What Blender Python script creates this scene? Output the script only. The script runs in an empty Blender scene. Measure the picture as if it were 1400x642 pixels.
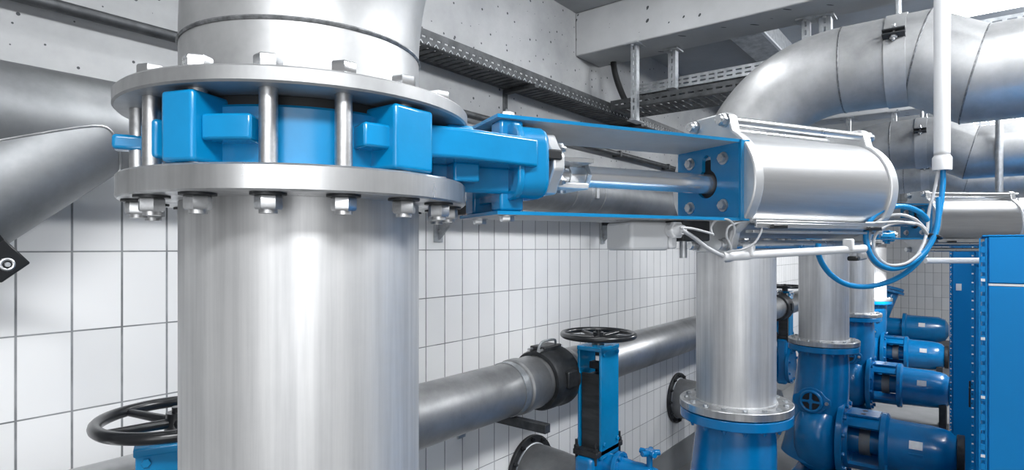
import bpy, math, random
from mathutils import Vector, Matrix
random.seed(7)
S = bpy.context.scene
COL = S.collection
PI = math.pi
def R(d): return math.radians(d)

# ------------------------------------------------------------------ camera
# world: x runs along the tiled wall, y runs towards it, floor at z = 0
CZ = 2.12
FOC, HOR = 800.0, 338.0
YAW = R(38.22)
c_, s_ = math.cos(YAW), math.sin(YAW)
cd = bpy.data.cameras.new('camera'); cam = bpy.data.objects.new('camera', cd); COL.objects.link(cam)
cd.sensor_width = 36; cd.lens = 36 * FOC / 1400; cd.shift_y = (HOR - 321) / 1400
cd.clip_start = 0.02
cam.location = (0, 0, CZ); cam.rotation_euler = (R(90), 0, -(PI / 2 - YAW))
S.camera = cam
def P(u, v, d):
    """world point on the ray of photo pixel (u, v) at depth d"""
    X = (u - 700) / FOC * d
    return Vector((X * s_ + d * c_, -X * c_ + d * s_, CZ + (HOR - v) / FOC * d))

# ------------------------------------------------------------------ materials
def newmat(name):
    m = bpy.data.materials.new(name); m.use_nodes = True
    nt = m.node_tree; b = nt.nodes['Principled BSDF']
    return m, nt, b
def N(nt, t, **kw):
    n = nt.nodes.new(t)
    for k, v in kw.items():
        if k.startswith('i_'): n.inputs[k[2:]].default_value = v
        else: setattr(n, k, v)
    return n
def ramp(nt, src, stops):
    r = nt.nodes.new('ShaderNodeValToRGB')
    e = r.color_ramp.elements
    e[0].position, e[0].color = stops[0][0], (*stops[0][1], 1)
    e[1].position, e[1].color = stops[-1][0], (*stops[-1][1], 1)
    for p, c in stops[1:-1]:
        x = e.new(p); x.color = (*c, 1)
    nt.links.new(src, r.inputs[0]); return r.outputs[0]
def coords(nt, scale=(1, 1, 1), rot=(0, 0, 0)):
    tc = nt.nodes.new('ShaderNodeTexCoord'); mp = nt.nodes.new('ShaderNodeMapping')
    mp.inputs['Scale'].default_value = scale; mp.inputs['Rotation'].default_value = rot
    nt.links.new(tc.outputs['Object'], mp.inputs[0]); return mp.outputs[0]
def metal(name, lo, hi, rough=(.3, .45), scale=(6, 6, 6), metallic=1.0, bump=0.0, detail=5, blotch=0.0, aniso=0.0):
    m, nt, b = newmat(name); L = nt.links.new
    n = N(nt, 'ShaderNodeTexNoise', i_Scale=1.0, i_Detail=detail, i_Roughness=.6); L(coords(nt, scale), n.inputs['Vector'])
    fac = n.outputs[0]
    if blotch:
        n2 = N(nt, 'ShaderNodeTexNoise', i_Scale=3.0, i_Detail=6, i_Roughness=.65); L(coords(nt), n2.inputs['Vector'])
        mx = N(nt, 'ShaderNodeMix'); mx.inputs[0].default_value = blotch
        L(n.outputs[0], mx.inputs[2]); L(n2.outputs[0], mx.inputs[3]); fac = mx.outputs[0]
    L(ramp(nt, fac, [(.3, lo), (.7, hi)]), b.inputs['Base Color'])
    mr = N(nt, 'ShaderNodeMapRange'); mr.inputs[1].default_value = .3; mr.inputs[2].default_value = .7
    mr.inputs[3].default_value, mr.inputs[4].default_value = rough[1], rough[0]
    L(fac, mr.inputs[0]); L(mr.outputs[0], b.inputs['Roughness'])
    b.inputs['Metallic'].default_value = metallic
    if bump:
        bp = N(nt, 'ShaderNodeBump', i_Strength=bump, i_Distance=.01); L(fac, bp.inputs['Height']); L(bp.outputs[0], b.inputs['Normal'])
    return m
def paint(name, col, rough=.32, coat=.25, bump=.0, vary=.12, scale=7, spec=.5):
    m, nt, b = newmat(name); L = nt.links.new
    n = N(nt, 'ShaderNodeTexNoise', i_Scale=scale, i_Detail=5, i_Roughness=.6); L(coords(nt), n.inputs['Vector'])
    lo = tuple(x * (1 - vary) for x in col); hi = tuple(min(1, x * (1 + vary)) for x in col)
    L(ramp(nt, n.outputs[0], [(.3, lo), (.7, hi)]), b.inputs['Base Color'])
    b.inputs['Roughness'].default_value = rough; b.inputs['Coat Weight'].default_value = coat
    b.inputs['Coat Roughness'].default_value = .15; b.inputs['Specular IOR Level'].default_value = spec
    if bump:
        n2 = N(nt, 'ShaderNodeTexNoise', i_Scale=55, i_Detail=3); L(coords(nt), n2.inputs['Vector'])
        bp = N(nt, 'ShaderNodeBump', i_Strength=bump, i_Distance=.003); L(n2.outputs[0], bp.inputs['Height']); L(bp.outputs[0], b.inputs['Normal'])
    return m
def concrete(name, lo, hi, pores=True, pore_scale=11):
    m, nt, b = newmat(name); L = nt.links.new
    co = coords(nt)
    n = N(nt, 'ShaderNodeTexNoise', i_Scale=2.2, i_Detail=8, i_Roughness=.62); L(co, n.inputs['Vector'])
    base = ramp(nt, n.outputs[0], [(.3, lo), (.7, hi)])
    b.inputs['Roughness'].default_value = .8
    if pores:
        v = N(nt, 'ShaderNodeTexVoronoi', voronoi_dimensions='2D', i_Scale=pore_scale)
        sx0 = nt.nodes.new('ShaderNodeSeparateXYZ'); L(co, sx0.inputs[0]); sm = N(nt, 'ShaderNodeMath', operation='ADD'); L(sx0.outputs[0], sm.inputs[0]); L(sx0.outputs[1], sm.inputs[1])
        cx0 = nt.nodes.new('ShaderNodeCombineXYZ'); L(sm.outputs[0], cx0.inputs[0]); zy = N(nt, 'ShaderNodeMath', operation='MULTIPLY_ADD'); zy.inputs[1].default_value = .47; L(sx0.outputs[1], zy.inputs[0]); L(sx0.outputs[2], zy.inputs[2]); L(zy.outputs[0], cx0.inputs[1]); L(cx0.outputs[0], v.inputs['Vector'])
        sx = N(nt, 'ShaderNodeSeparateColor'); L(v.outputs['Color'], sx.inputs[0])
        th = N(nt, 'ShaderNodeMath', operation='MULTIPLY'); L(sx.outputs[0], th.inputs[0]); th.inputs[1].default_value = .17
        th2 = N(nt, 'ShaderNodeMath', operation='SUBTRACT'); L(th.outputs[0], th2.inputs[0]); th2.inputs[1].default_value = .065
        lt = N(nt, 'ShaderNodeMath', operation='LESS_THAN'); L(v.outputs['Distance'], lt.inputs[0]); L(th2.outputs[0], lt.inputs[1])
        mx = N(nt, 'ShaderNodeMix', data_type='RGBA'); L(lt.outputs[0], mx.inputs[0]); L(base, mx.inputs[6])
        mx.inputs[7].default_value = (.05, .055, .06, 1); base = mx.outputs[2]
    L(base, b.inputs['Base Color'])
    bp = N(nt, 'ShaderNodeBump', i_Strength=.15, i_Distance=.01); L(n.outputs[0], bp.inputs['Height']); L(bp.outputs[0], b.inputs['Normal'])
    return m
def tiles(name, axis, ph, w=.1375, h=.25, zph=CZ - .013, g=.0062, gh=.0046):
    m, nt, b = newmat(name); L = nt.links.new
    tc = nt.nodes.new('ShaderNodeTexCoord'); sp = nt.nodes.new('ShaderNodeSeparateXYZ'); L(tc.outputs['Object'], sp.inputs[0])
    def line(src, ph, per, gap):
        a = N(nt, 'ShaderNodeMath', operation='SUBTRACT'); L(src, a.inputs[0]); a.inputs[1].default_value = ph - per * 40
        d = N(nt, 'ShaderNodeMath', operation='DIVIDE'); L(a.outputs[0], d.inputs[0]); d.inputs[1].default_value = per
        pp = N(nt, 'ShaderNodeMath', operation='PINGPONG'); L(d.outputs[0], pp.inputs[0]); pp.inputs[1].default_value = .5
        lt = N(nt, 'ShaderNodeMapRange'); L(pp.outputs[0], lt.inputs[0])
        lt.inputs[1].default_value = gap / per * .38; lt.inputs[2].default_value = gap / per * .62
        lt.inputs[3].default_value = 1; lt.inputs[4].default_value = 0
        fl = N(nt, 'ShaderNodeMath', operation='FLOOR'); L(d.outputs[0], fl.inputs[0])
        return lt.outputs[0], fl.outputs[0]
    l1, f1 = line(sp.outputs[axis], ph, w, g); l2, f2 = line(sp.outputs['Z'], zph, h, gh)
    mxx = N(nt, 'ShaderNodeMath', operation='MAXIMUM'); L(l1, mxx.inputs[0]); L(l2, mxx.inputs[1])
    cb = nt.nodes.new('ShaderNodeCombineXYZ'); L(f1, cb.inputs[0]); L(f2, cb.inputs[1])
    wn = N(nt, 'ShaderNodeTexWhiteNoise'); L(cb.outputs[0], wn.inputs[0])
    n = N(nt, 'ShaderNodeTexNoise', i_Scale=3, i_Detail=4); L(tc.outputs['Object'], n.inputs['Vector'])
    ad = N(nt, 'ShaderNodeMath', operation='ADD'); L(wn.outputs[0], ad.inputs[0]); L(n.outputs[0], ad.inputs[1])
    tcol = ramp(nt, ad.outputs[0], [(.2, (.72, .725, .73)), (1.0, (.81, .813, .817))])
    mx = N(nt, 'ShaderNodeMix', data_type='RGBA'); L(mxx.outputs[0], mx.inputs[0]); L(tcol, mx.inputs[6])
    gn = N(nt, 'ShaderNodeTexNoise', i_Scale=9, i_Detail=4); L(tc.outputs['Object'], gn.inputs['Vector'])
    L(ramp(nt, gn.outputs[0], [(.35, (.16, .168, .176)), (.65, (.32, .33, .345))]), mx.inputs[7])
    L(mx.outputs[2], b.inputs['Base Color'])
    mr = N(nt, 'ShaderNodeMapRange'); L(mxx.outputs[0], mr.inputs[0]); mr.inputs[3].default_value = .16; mr.inputs[4].default_value = .85
    L(mr.outputs[0], b.inputs['Roughness'])
    bp = N(nt, 'ShaderNodeBump', i_Strength=.5, i_Distance=.004, invert=True); L(mxx.outputs[0], bp.inputs['Height']); L(bp.outputs[0], b.inputs['Normal'])
    return m
def emit(name, col, st):
    m, nt, b = newmat(name)
    b.inputs['Base Color'].default_value = (.8, .8, .8, 1)
    b.inputs['Emission Color'].default_value = (*col, 1); b.inputs['Emission Strength'].default_value = st
    return m

M = {}
M['steel'] = metal('brushed_stainless', (.44, .445, .455), (.80, .80, .80), (.44, .56), (34, 34, 1.1), .78, blotch=.3, bump=.03)
M['steel_smooth'] = metal('smooth_stainless', (.27, .275, .28), (.66, .665, .67), (.36, .54), (4, 4, 4), .64, blotch=.7)
M['steel_bright'] = metal('machined_steel', (.66, .675, .69), (.86, .865, .87), (.24, .36), (9, 9, 9))
M['flange'] = metal('flange_steel', (.26, .265, .27), (.90, .905, .91), (.22, .46), (11, 11, .6), .9, blotch=.3, bump=.03)  # light and dark colour bands imitate reflections on the rims
M['flange_dull'] = metal('dull_flange_steel', (.24, .245, .25), (.56, .565, .57), (.42, .6), (9, 9, 3), .8, blotch=.5, bump=.05)
M['zinc'] = metal('zinc_bolts', (.45, .46, .475), (.75, .76, .77), (.28, .5), (30, 30, 30), bump=.05)
M['stud'] = metal('stud_steel', (.40, .41, .42), (.72, .72, .725), (.3, .5), (40, 40, 40), bump=.08)
M['chrome'] = metal('polished_rod', (.84, .845, .85), (.92, .925, .93), (.20, .26), (3, 3, 3), .8)
M['darkpipe'] = metal('dull_wall_pipe', (.16, .168, .176), (.36, .37, .38), (.46, .60), (4, 4, 4), .85, blotch=.6, bump=.03)
M['wallsteel'] = metal('worn_wall_pipe', (.24, .245, .25), (.56, .565, .57), (.34, .50), (5, 5, 5), .85, blotch=.7, bump=.03)
M['greypipe'] = metal('grey_cast_pipe', (.22, .225, .23), (.34, .345, .35), (.45, .6), (6, 6, 6), .5)
M['galv'] = metal('galvanised_steel', (.38, .40, .42), (.60, .62, .64), (.4, .55), (22, 22, 22), .9)
M['tray'] = metal('tray_steel', (.05, .053, .057), (.10, .105, .11), (.45, .6), (16, 16, 16), .7)
M['iron'] = metal('black_iron', (.02, .022, .025), (.05, .053, .057), (.35, .55), (12, 12, 12), .4)
M['weld'] = metal('weld_bead', (.10, .105, .11), (.34, .35, .36), (.4, .6), (60, 60, 60), .9, bump=.3)
M['alu'] = metal('aluminium_tube', (.50, .505, .515), (.66, .665, .67), (.30, .40), (2, 30, 30), .85)
M['head'] = metal('cast_aluminium', (.70, .71, .72), (.82, .83, .835), (.38, .5), (12, 12, 12), .75)
M['blue'] = paint('blue_gloss_paint', (.001, .21, .46), .25, .35, bump=.12)
M['greyface'] = paint('bare_grey_plate', (.50, .505, .51), .5, .0)
M['blue2'] = paint('blue_pump_paint', (.0005, .172, .44), .24, .30, bump=.08)
M['bluecab'] = paint('blue_cabinet_paint', (.001, .22, .57), .42, .0, vary=.04, scale=2, spec=.3)
M['hose'] = paint('blue_hose', (.002, .22, .52), .35, .0, vary=.03)
M['black'] = paint('black_lacquer', (.010, .011, .013), .28, .3, vary=.2)
M['rubber'] = paint('black_rubber', (.012, .013, .014), .6, .0)
M['white'] = paint('white_plastic', (.80, .81, .825), .35, .0, vary=.03)
M['whitebox'] = paint('grey_white_plastic', (.66, .675, .69), .45, .0, vary=.05)
M['cable'] = paint('light_grey_cable', (.52, .53, .545), .45, .0, vary=.05)
M['label'] = metal('nameplate', (.62, .63, .65), (.85, .86, .87), (.3, .4), (10, 10, 10), .6)
M['guard'] = metal('dark_gate_plate', (.045, .049, .053), (.10, .105, .11), (.35, .5), (4, 4, 20), .7)
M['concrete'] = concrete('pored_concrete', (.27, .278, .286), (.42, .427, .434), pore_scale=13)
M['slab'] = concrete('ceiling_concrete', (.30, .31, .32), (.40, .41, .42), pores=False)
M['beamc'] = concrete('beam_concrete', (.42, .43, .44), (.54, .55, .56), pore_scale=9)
M['floor'] = concrete('floor_screed', (.15, .154, .158), (.22, .224, .228), pores=False)
M['plinth'] = concrete('dark_plinth', (.15, .158, .165), (.21, .218, .225), pores=False)
M['tile_l'] = tiles('white_tile_side', 'X', .588)
M['tile_e'] = tiles('white_tile_end', 'Y', .77)
M['lamp'] = emit('lamp_diffuser', (.95, .98, 1), 9)

# ------------------------------------------------------------------ mesh builder
def frame(ax):
    z = Vector(ax).normalized()
    h = Vector((0, 0, 1)) if abs(z.z) < .9 else Vector((1, 0, 0))
    x = h.cross(z).normalized(); y = z.cross(x)
    return x, y, z
class MB:
    def __init__(s): s.v, s.f, s.m = [], [], []
    def add(s, vs, fs, m=0):
        o = len(s.v); s.v += [tuple(p) for p in vs]
        s.f += [tuple(i + o for i in f) for f in fs]; s.m += [m] * len(fs); return s
    def box(s, a, b, mt=None, m=0):
        (x0, y0, z0), (x1, y1, z1) = a, b
        vs = [Vector(p) for p in ((x0, y0, z0), (x1, y0, z0), (x1, y1, z0), (x0, y1, z0), (x0, y0, z1), (x1, y0, z1), (x1, y1, z1), (x0, y1, z1))]
        if mt: vs = [mt @ p for p in vs]
        return s.add(vs, [(0, 3, 2, 1), (4, 5, 6, 7), (0, 1, 5, 4), (1, 2, 6, 5), (2, 3, 7, 6), (3, 0, 4, 7)], m)
    def bar(s, p0, p1, w, h, up=(0, 0, 1), m=0):
        """rectangular bar between two points; h measured along up"""
        p0, p1 = Vector(p0), Vector(p1); d = (p1 - p0).normalized(); u = Vector(up); u = (u - d * u.dot(d)).normalized(); q = d.cross(u)
        vs = [p + q * a * w / 2 + u * b * h / 2 for p in (p0, p1) for a, b in ((-1, -1), (1, -1), (1, 1), (-1, 1))]
        return s.add(vs, [(3, 2, 1, 0), (4, 5, 6, 7), (0, 1, 5, 4), (1, 2, 6, 5), (2, 3, 7, 6), (3, 0, 4, 7)], m)
    def cyl(s, p0, p1, r0, r1=None, seg=32, m=0, ch=0.0, ends=True):
        L = (Vector(p1) - Vector(p0)).length; r1 = r0 if r1 is None else r1
        if ch: pr = [(0, 0), (r0 - ch, 0), (r0, ch), (r1, L - ch), (r1 - ch, L), (0, L)]
        elif ends: pr = [(0, 0), (r0, 0), (r1, L), (0, L)]
        else: pr = [(r0, 0), (r1, L)]
        return s.lathe(pr, p0, Vector(p1) - Vector(p0), seg, m)
    def lathe(s, prof, o=(0, 0, 0), ax=(0, 0, 1), seg=32, m=0, a0=0, a1=360):
        x, y, z = frame(ax); o = Vector(o); vs, fs, rows = [], [], []
        full = a1 - a0 >= 360; n = seg if full else seg + 1
        for r, h in prof:
            if r < 1e-6: rows.append([len(vs)]); vs.append(o + z * h)
            else:
                k = len(vs); rows.append(list(range(k, k + n)))
                for i in range(n):
                    a = R(a0 + (a1 - a0) * i / seg); vs.append(o + x * r * math.cos(a) + y * r * math.sin(a) + z * h)
        for A, B in zip(rows, rows[1:]):
            for i in range(seg):
                j = (i + 1) % n if full else i + 1
                if len(A) == 1 and len(B) == 1: continue
                if len(A) == 1: fs.append((A[0], B[j], B[i]))
                elif len(B) == 1: fs.append((A[i], A[j], B[0]))
                else: fs.append((A[i], A[j], B[j], B[i]))
        return s.add(vs, fs, m)
    def ring(s, o, ax, ri, ro, h, seg=64, ch=.002, m=0):
        return s.lathe([(ri, 0), (ro - ch, 0), (ro, ch), (ro, h - ch), (ro - ch, h), (ri, h), (ri, 0)], o, ax, seg, m)
    def arc(s, o, ax, ri, ro, h, a0, a1, seg=16, m=0):
        s.lathe([(ri, 0), (ro, 0), (ro, h), (ri, h), (ri, 0)], o, ax, seg, m, a0, a1)
        k = len(s.v) - 5 * (seg + 1)
        A = [k + i * (seg + 1) for i in range(4)]; B = [a + seg for a in A]
        s.f += [tuple(A), tuple(reversed(B))]; s.m += [m, m]; return s
    def tube(s, pts, r, seg=12, m=0, closed=False, caps=True):
        pts = [Vector(p) for p in pts]; n = len(pts); rr = r if isinstance(r, (list, tuple)) else [r] * n
        T = []
        for i in range(n):
            a = pts[(i - 1) % n] if closed or i else pts[0]; b = pts[(i + 1) % n] if closed or i < n - 1 else pts[-1]
            T.append((b - a).normalized())
        x, y, z = frame(T[0]); vs, fs = [], []
        for i in range(n):
            t = T[i]; x = (x - t * x.dot(t)).normalized(); y = t.cross(x)
            for k in range(seg):
                a = 2 * PI * k / seg; vs.append(pts[i] + (x * math.cos(a) + y * math.sin(a)) * rr[i])
        for i in range(n if closed else n - 1):
            j = (i + 1) % n
            for k in range(seg):
                l = (k + 1) % seg; fs.append((i * seg + k, i * seg + l, j * seg + l, j * seg + k))
        if caps and not closed:
            fs.append(tuple(reversed(range(seg)))); fs.append(tuple((n - 1) * seg + k for k in range(seg)))
        return s.add(vs, fs, m)
    def torus(s, o, ax, Rr, r, seg=64, rs=10, m=0):
        x, y, z = frame(ax); o = Vector(o)
        return s.tube([o + x * Rr * math.cos(2 * PI * i / seg) + y * Rr * math.sin(2 * PI * i / seg) for i in range(seg)], r, rs, m, True)
    def hexn(s, o, ax, r, h, m=0, rot=0):
        x, y, z = frame(ax); o = Vector(o); vs = []
        for rr, hh in ((r * .92, 0), (r, h * .12), (r, h * .85), (r * .9, h)):
            for i in range(6):
                a = 2 * PI * i / 6 + rot; vs.append(o + x * rr * math.cos(a) + y * rr * math.sin(a) + z * hh)
        fs = [tuple(reversed(range(6))), tuple(range(18, 24))]
        for q in range(3):
            for i in range(6):
                j = (i + 1) % 6; fs.append((q * 6 + i, q * 6 + j, q * 6 + 6 + j, q * 6 + 6 + i))
        return s.add(vs, fs, m)
    def prism(s, poly, o, ex, ey, h, m=0):
        o, ex, ey = Vector(o), Vector(ex).normalized(), Vector(ey).normalized(); ez = ex.cross(ey); n = len(poly)
        vs = [o + ex * a + ey * b for a, b in poly] + [o + ex * a + ey * b + ez * h for a, b in poly]
        fs = [tuple(reversed(range(n))), tuple(range(n, 2 * n))] + [(i, (i + 1) % n, n + (i + 1) % n, n + i) for i in range(n)]
        return s.add(vs, fs, m)
    def holed(s, outer, inner, o, ex, ey, h, m=0):
        """plate with a hole: two loops of equal length"""
        o, ex, ey = Vector(o), Vector(ex).normalized(), Vector(ey).normalized(); ez = ex.cross(ey); n = len(outer)
        vs = [o + ex * a + ey * b + ez * k for k in (0, h) for lp in (outer, inner) for a, b in lp]
        fs = []
        for i in range(n):
            j = (i + 1) % n
            fs += [(n + i, n + j, j, i), (2 * n + i, 2 * n + j, 3 * n + j, 3 * n + i), (i, j, 2 * n + j, 2 * n + i), (n + j, n + i, 3 * n + i, 3 * n + j)]
        return s.add(vs, fs, m)
    def build(s, name, mats, parent=None, bevel=0, seg=2, angle=38, loc=None):
        me = bpy.data.meshes.new(name); me.from_pydata(s.v, [], s.f)
        for mm in (mats if isinstance(mats, (list, tuple)) else [mats]): me.materials.append(mm)
        me.polygons.foreach_set('material_index', s.m); me.polygons.foreach_set('use_smooth', [True] * len(s.f))
        me.update(); me.set_sharp_from_angle(angle=R(angle))
        o = bpy.data.objects.new(name, me); COL.objects.link(o)
        if parent: o.parent = parent
        if loc is not None: o.location = loc
        if bevel:
            b = o.modifiers.new('bevel', 'BEVEL'); b.width = bevel; b.segments = seg; b.limit_method = 'ANGLE'; b.angle_limit = R(40); b.harden_normals = False
        return o
def tag(o, label, cat, group=None, kind=None):
    o['label'] = label; o['category'] = cat
    if group: o['group'] = group
    if kind: o['kind'] = kind
    return o
def thing(name, label, cat, loc=(0, 0, 0), rz=0, group=None):
    o = bpy.data.objects.new(name, None); COL.objects.link(o); o.empty_display_size = .1
    o.location = loc; o.rotation_euler = (0, 0, rz); return tag(o, label, cat, group)
def struct(name, mb, mat, label, cat='building', **kw):
    o = mb.build(name, mat, **kw); return tag(o, label, cat, kind='structure')
def kids(o): return [k for k in bpy.data.objects if k.parent == o]
def dup(o, parent=None, loc=None, rz=None, label=None, skip=()):
    c = o.copy(); COL.objects.link(c); c.parent = parent
    if loc is not None: c.location = loc
    if rz is not None: c.rotation_euler = (0, 0, rz)
    if label: c['label'] = label
    for k in kids(o):
        if k.name.split('.')[0] not in skip: dup(k, c)
    return c
def smooth(pts, n=8, closed=False):
    pts = [Vector(p) for p in pts]; out = []; N_ = len(pts)
    for i in range(N_ if closed else N_ - 1):
        g = (lambda k: pts[k % N_]) if closed else (lambda k: pts[max(0, min(N_ - 1, k))])
        p0, p1, p2, p3 = g(i - 1), g(i), g(i + 1), g(i + 2)
        for k in range(n):
            t = k / n
            out.append(.5 * ((2 * p1) + (p2 - p0) * t + (2 * p0 - 5 * p1 + 4 * p2 - p3) * t * t + (3 * p1 - p0 - 3 * p2 + p3) * t ** 3))
    if not closed: out.append(pts[-1])
    return out
def rot2(x, y, a): return x * math.cos(a) - y * math.sin(a), x * math.sin(a) + y * math.cos(a)

# ------------------------------------------------------------------ the room
WY, EX = 2.22, 14.67                 # wall planes
TT, ZC, ZB = CZ + .237, CZ + 1.665, CZ + 1.358    # tile top, ceiling, beam underside
X0, Y0 = -1.6, -3.4
struct('floor', MB().box((X0, Y0, -.12), (EX + .2, WY + .2, 0)), M['floor'], 'grey screed floor of the pump room')
struct('wall_left', MB().box((X0, WY, 0), (EX, WY + .2, TT)), M['tile_l'], 'white upright tiles along the long side wall')
struct('trim_1', MB().box((X0, WY, TT), (EX, WY + .2, ZC)), M['concrete'], 'pored concrete band of the long wall above the tiles')
struct('wall_end', MB().box((EX, Y0, 0), (EX + .2, WY + .2, ZC)), M['tile_e'], 'white tiled end wall beyond the last pump')
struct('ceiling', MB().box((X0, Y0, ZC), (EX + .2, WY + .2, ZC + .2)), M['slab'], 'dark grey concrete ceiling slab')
struct('baseboard_left', MB().box((X0, WY - .012, 0), (EX, WY, .25)), M['plinth'], 'dark grey plinth at the foot of the tiled side wall')
struct('baseboard_end', MB().box((EX - .012, Y0, 0), (EX, WY - .012, .25)), M['plinth'], 'dark grey plinth at the foot of the end wall')
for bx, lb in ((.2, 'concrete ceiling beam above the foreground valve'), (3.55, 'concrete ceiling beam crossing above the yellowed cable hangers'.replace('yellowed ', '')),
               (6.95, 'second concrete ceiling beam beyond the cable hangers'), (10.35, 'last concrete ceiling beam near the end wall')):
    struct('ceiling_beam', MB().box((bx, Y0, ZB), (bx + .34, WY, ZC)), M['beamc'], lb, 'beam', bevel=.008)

# ------------------------------------------------------------------ foreground pipe 1, its valve and actuator
PX = [(.605, .954), (3.235, 1.009), (5.887, 1.059), (8.54, 1.17), (11.20, 1.30)]
RP, RF = .203, .289                                     # pipe and flange radius
VZ = CZ + .165                                          # valve axis height
def bolt_ring(parent, cx, cy, z, rb, n, a0, r=.013, h=.016, name='bolt', mat='zinc', down=False, stub=True, skip=None):
    for i in range(n):
        a = a0 + 2 * PI * i / n
        p = (cx + rb * math.cos(a), cy + rb * math.sin(a), z); ax = (0, 0, -1 if down else 1)
        b = MB().hexn(p, ax, r, h, rot=random.random())
        b.cyl(Vector(p) - Vector(ax) * .004, Vector(p) + Vector(ax) * .001, r * 1.25, seg=16)
        if stub: b.cyl(p, Vector(p) + Vector(ax) * (h + .010), r * .55, seg=10)
        b.build(name, M[mat], parent)
def lower_pipe(i, label, ztop, zbot=1.298, grp='vertical stainless pump pipes'):
    x, y = PX[i]; t = thing('vertical_pipe', label, 'pipe', (x, y, zbot - .04), 0, grp); H = ztop - zbot + .04
    MB().lathe([(RP - .006, .0), (RP, 0), (RP, H - .02), (RP - .006, H - .02)], seg=96).build('pipe', M['steel'], t)
    MB().ring((0, 0, H - .038), (0, 0, 1), RP - .004, RF, .038, 96, .003).build('flange', M['flange'], t)
    if i:
        MB().ring((0, 0, 0), (0, 0, 1), RP - .004, RF, .04, 96, .003).build('flange', M['flange'], t)
        MB().torus((0, 0, .043), (0, 0, 1), RP + .002, .007, 64, 8).build('weld_seam', M['steel'], t)
        bolt_ring(t, 0, 0, .04, .252, 16, R(5), .013, .011, 'bolt', 'galv', stub=False)
    else:
        MB().ring((0, 0, 0), (0, 0, 1), RP - .004, RF, .04, 96, .003).build('base_flange', M['flange'], t)
    return t
ZF = CZ + .114                                          # top of the lower flange under a valve
lower_pipe(0, 'broad upright stainless pipe in front, below the big blue valve', ZF, .04)
lower_pipe(1, 'upright stainless pipe bolted to the nearest blue pump, ringed foot fully visible', ZF - .025)
lower_pipe(2, 'upright stainless pipe on the blue pump with the cross shaped cover', ZF - .025)
lower_pipe(3, 'third pump pipe from the front, mostly hidden behind a wider upright pipe', ZF - .025)
lower_pipe(4, 'glaring bright upright pipe on the farthest blue pump', ZF - .025)

def ellipse_ring(mb, c, n, r, tr, seg=64):
    mb.torus(c, n, r, tr, seg, 8)
def upper_pipe(i, label, zs, Re, y1, y2, z2, yend, zoff=0):
    """rises from the valve, bends towards the aisle, drops a little in a mitred offset, runs on level"""
    x, y = PX[i]; zb = CZ + .220 + zoff; t = thing('elbow_pipe', label, 'pipe', (x, y, zb), 0, 'stainless elbow pipes above the valves')
    zs = CZ + zs - zb; za = zs + Re                      # local heights
    pts = [Vector((0, 0, .024)), Vector((0, 0, zs))]
    for k in range(1, 25):
        a = PI / 2 * k / 24; pts.append(Vector((0, -Re * (1 - math.cos(a)), zs + Re * math.sin(a))))
    p1 = Vector((0, y1 - y, za)); p2 = Vector((0, y2 - y, CZ + z2 - zb)); p3 = Vector((0, yend - y, CZ + z2 - zb))
    MB().tube(pts[:-1] + [Vector((0, -Re, za)), p1 + Vector((0, .15, 0))], RP, 64, caps=False).build('pipe', M['steel_smooth'], t)
    # mitred run built from rings lying in the joint planes
    d0 = Vector((0, -1, 0)); d1 = (p2 - p1).normalized(); d2 = d0
    def planar(c, dA, dB):
        n = (dA + dB).normalized(); out = []
        for k in range(64):
            a = 2 * PI * k / 64; q = Vector((math.cos(a) * RP, 0, math.sin(a) * RP))
            q0 = c + q; out.append(q0 - dA * ((q0 - c).dot(n) / dA.dot(n)))
        return out
    rings = [[p1 + Vector((0, .15, 0)) + Vector((math.cos(2 * PI * k / 64) * RP, 0, math.sin(2 * PI * k / 64) * RP)) for k in range(64)],
             planar(p1, d0, d1), planar(p2, d2, d1), [p3 + Vector((math.cos(2 * PI * k / 64) * RP, 0, math.sin(2 * PI * k / 64) * RP)) for k in range(64)]]
    mb = MB(); vs = [q for r in rings for q in r]
    mb.add(vs, [(a * 64 + k, (a + 1) * 64 + k, (a + 1) * 64 + (k + 1) % 64, a * 64 + (k + 1) % 64) for a in range(3) for k in range(64)])
    mb.build('offset_pipe', M['steel_smooth'], t, angle=15)
    for rg in (rings[1], rings[2]):
        MB().tube([Vector(q) for q in rg], .0035, 6, closed=True).build('weld_seam', M['weld'], t)
    MB().torus((0, 0, zs), (0, 0, 1), RP, .0035, 96, 6).build('weld_seam', M['weld'], t)
    MB().torus((0, -Re, za), (0, 1, 0), RP, .0035, 96, 6).build('weld_seam', M['weld'], t)
    MB().ring((0, 0, 0), (0, 0, 1), RP - .004, RF + (.004 if i == 0 else 0), .024, 96, .003).build('flange', M['flange_dull'], t)
    if i == 0:
        a = R(-22)
        sx, sy = RP * math.cos(a), RP * math.sin(a)
        MB().tube([(sx, sy, zs), (sx + .001, sy - .003, zs + .08), (sx + .002, sy - .02, zs + .16)], .0022, 6).build('weld_seam', M['weld'], t)
    # hanging clamp: a thing of its own
    return t, Vector((x, y, zb)), za
up = []
up.append(upper_pipe(0, 'large welded stainless elbow rising from the big blue valve in front', .34, .52, .16, -.03, .747, -1.5))
up.append(upper_pipe(1, 'large stainless elbow bending across the top right', .34, .52, .189, -.007, .747, -2.4, -.025))
up.append(upper_pipe(2, 'mid sized looking stainless elbow pipe passing under the largest one', .34, .52, .21, .01, .747, -2.4, -.025))
up.append(upper_pipe(3, 'small looking far elbow pipe lowest of the three at right', .34, .52, .25, .05, .747, -2.4, -.025))
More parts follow.
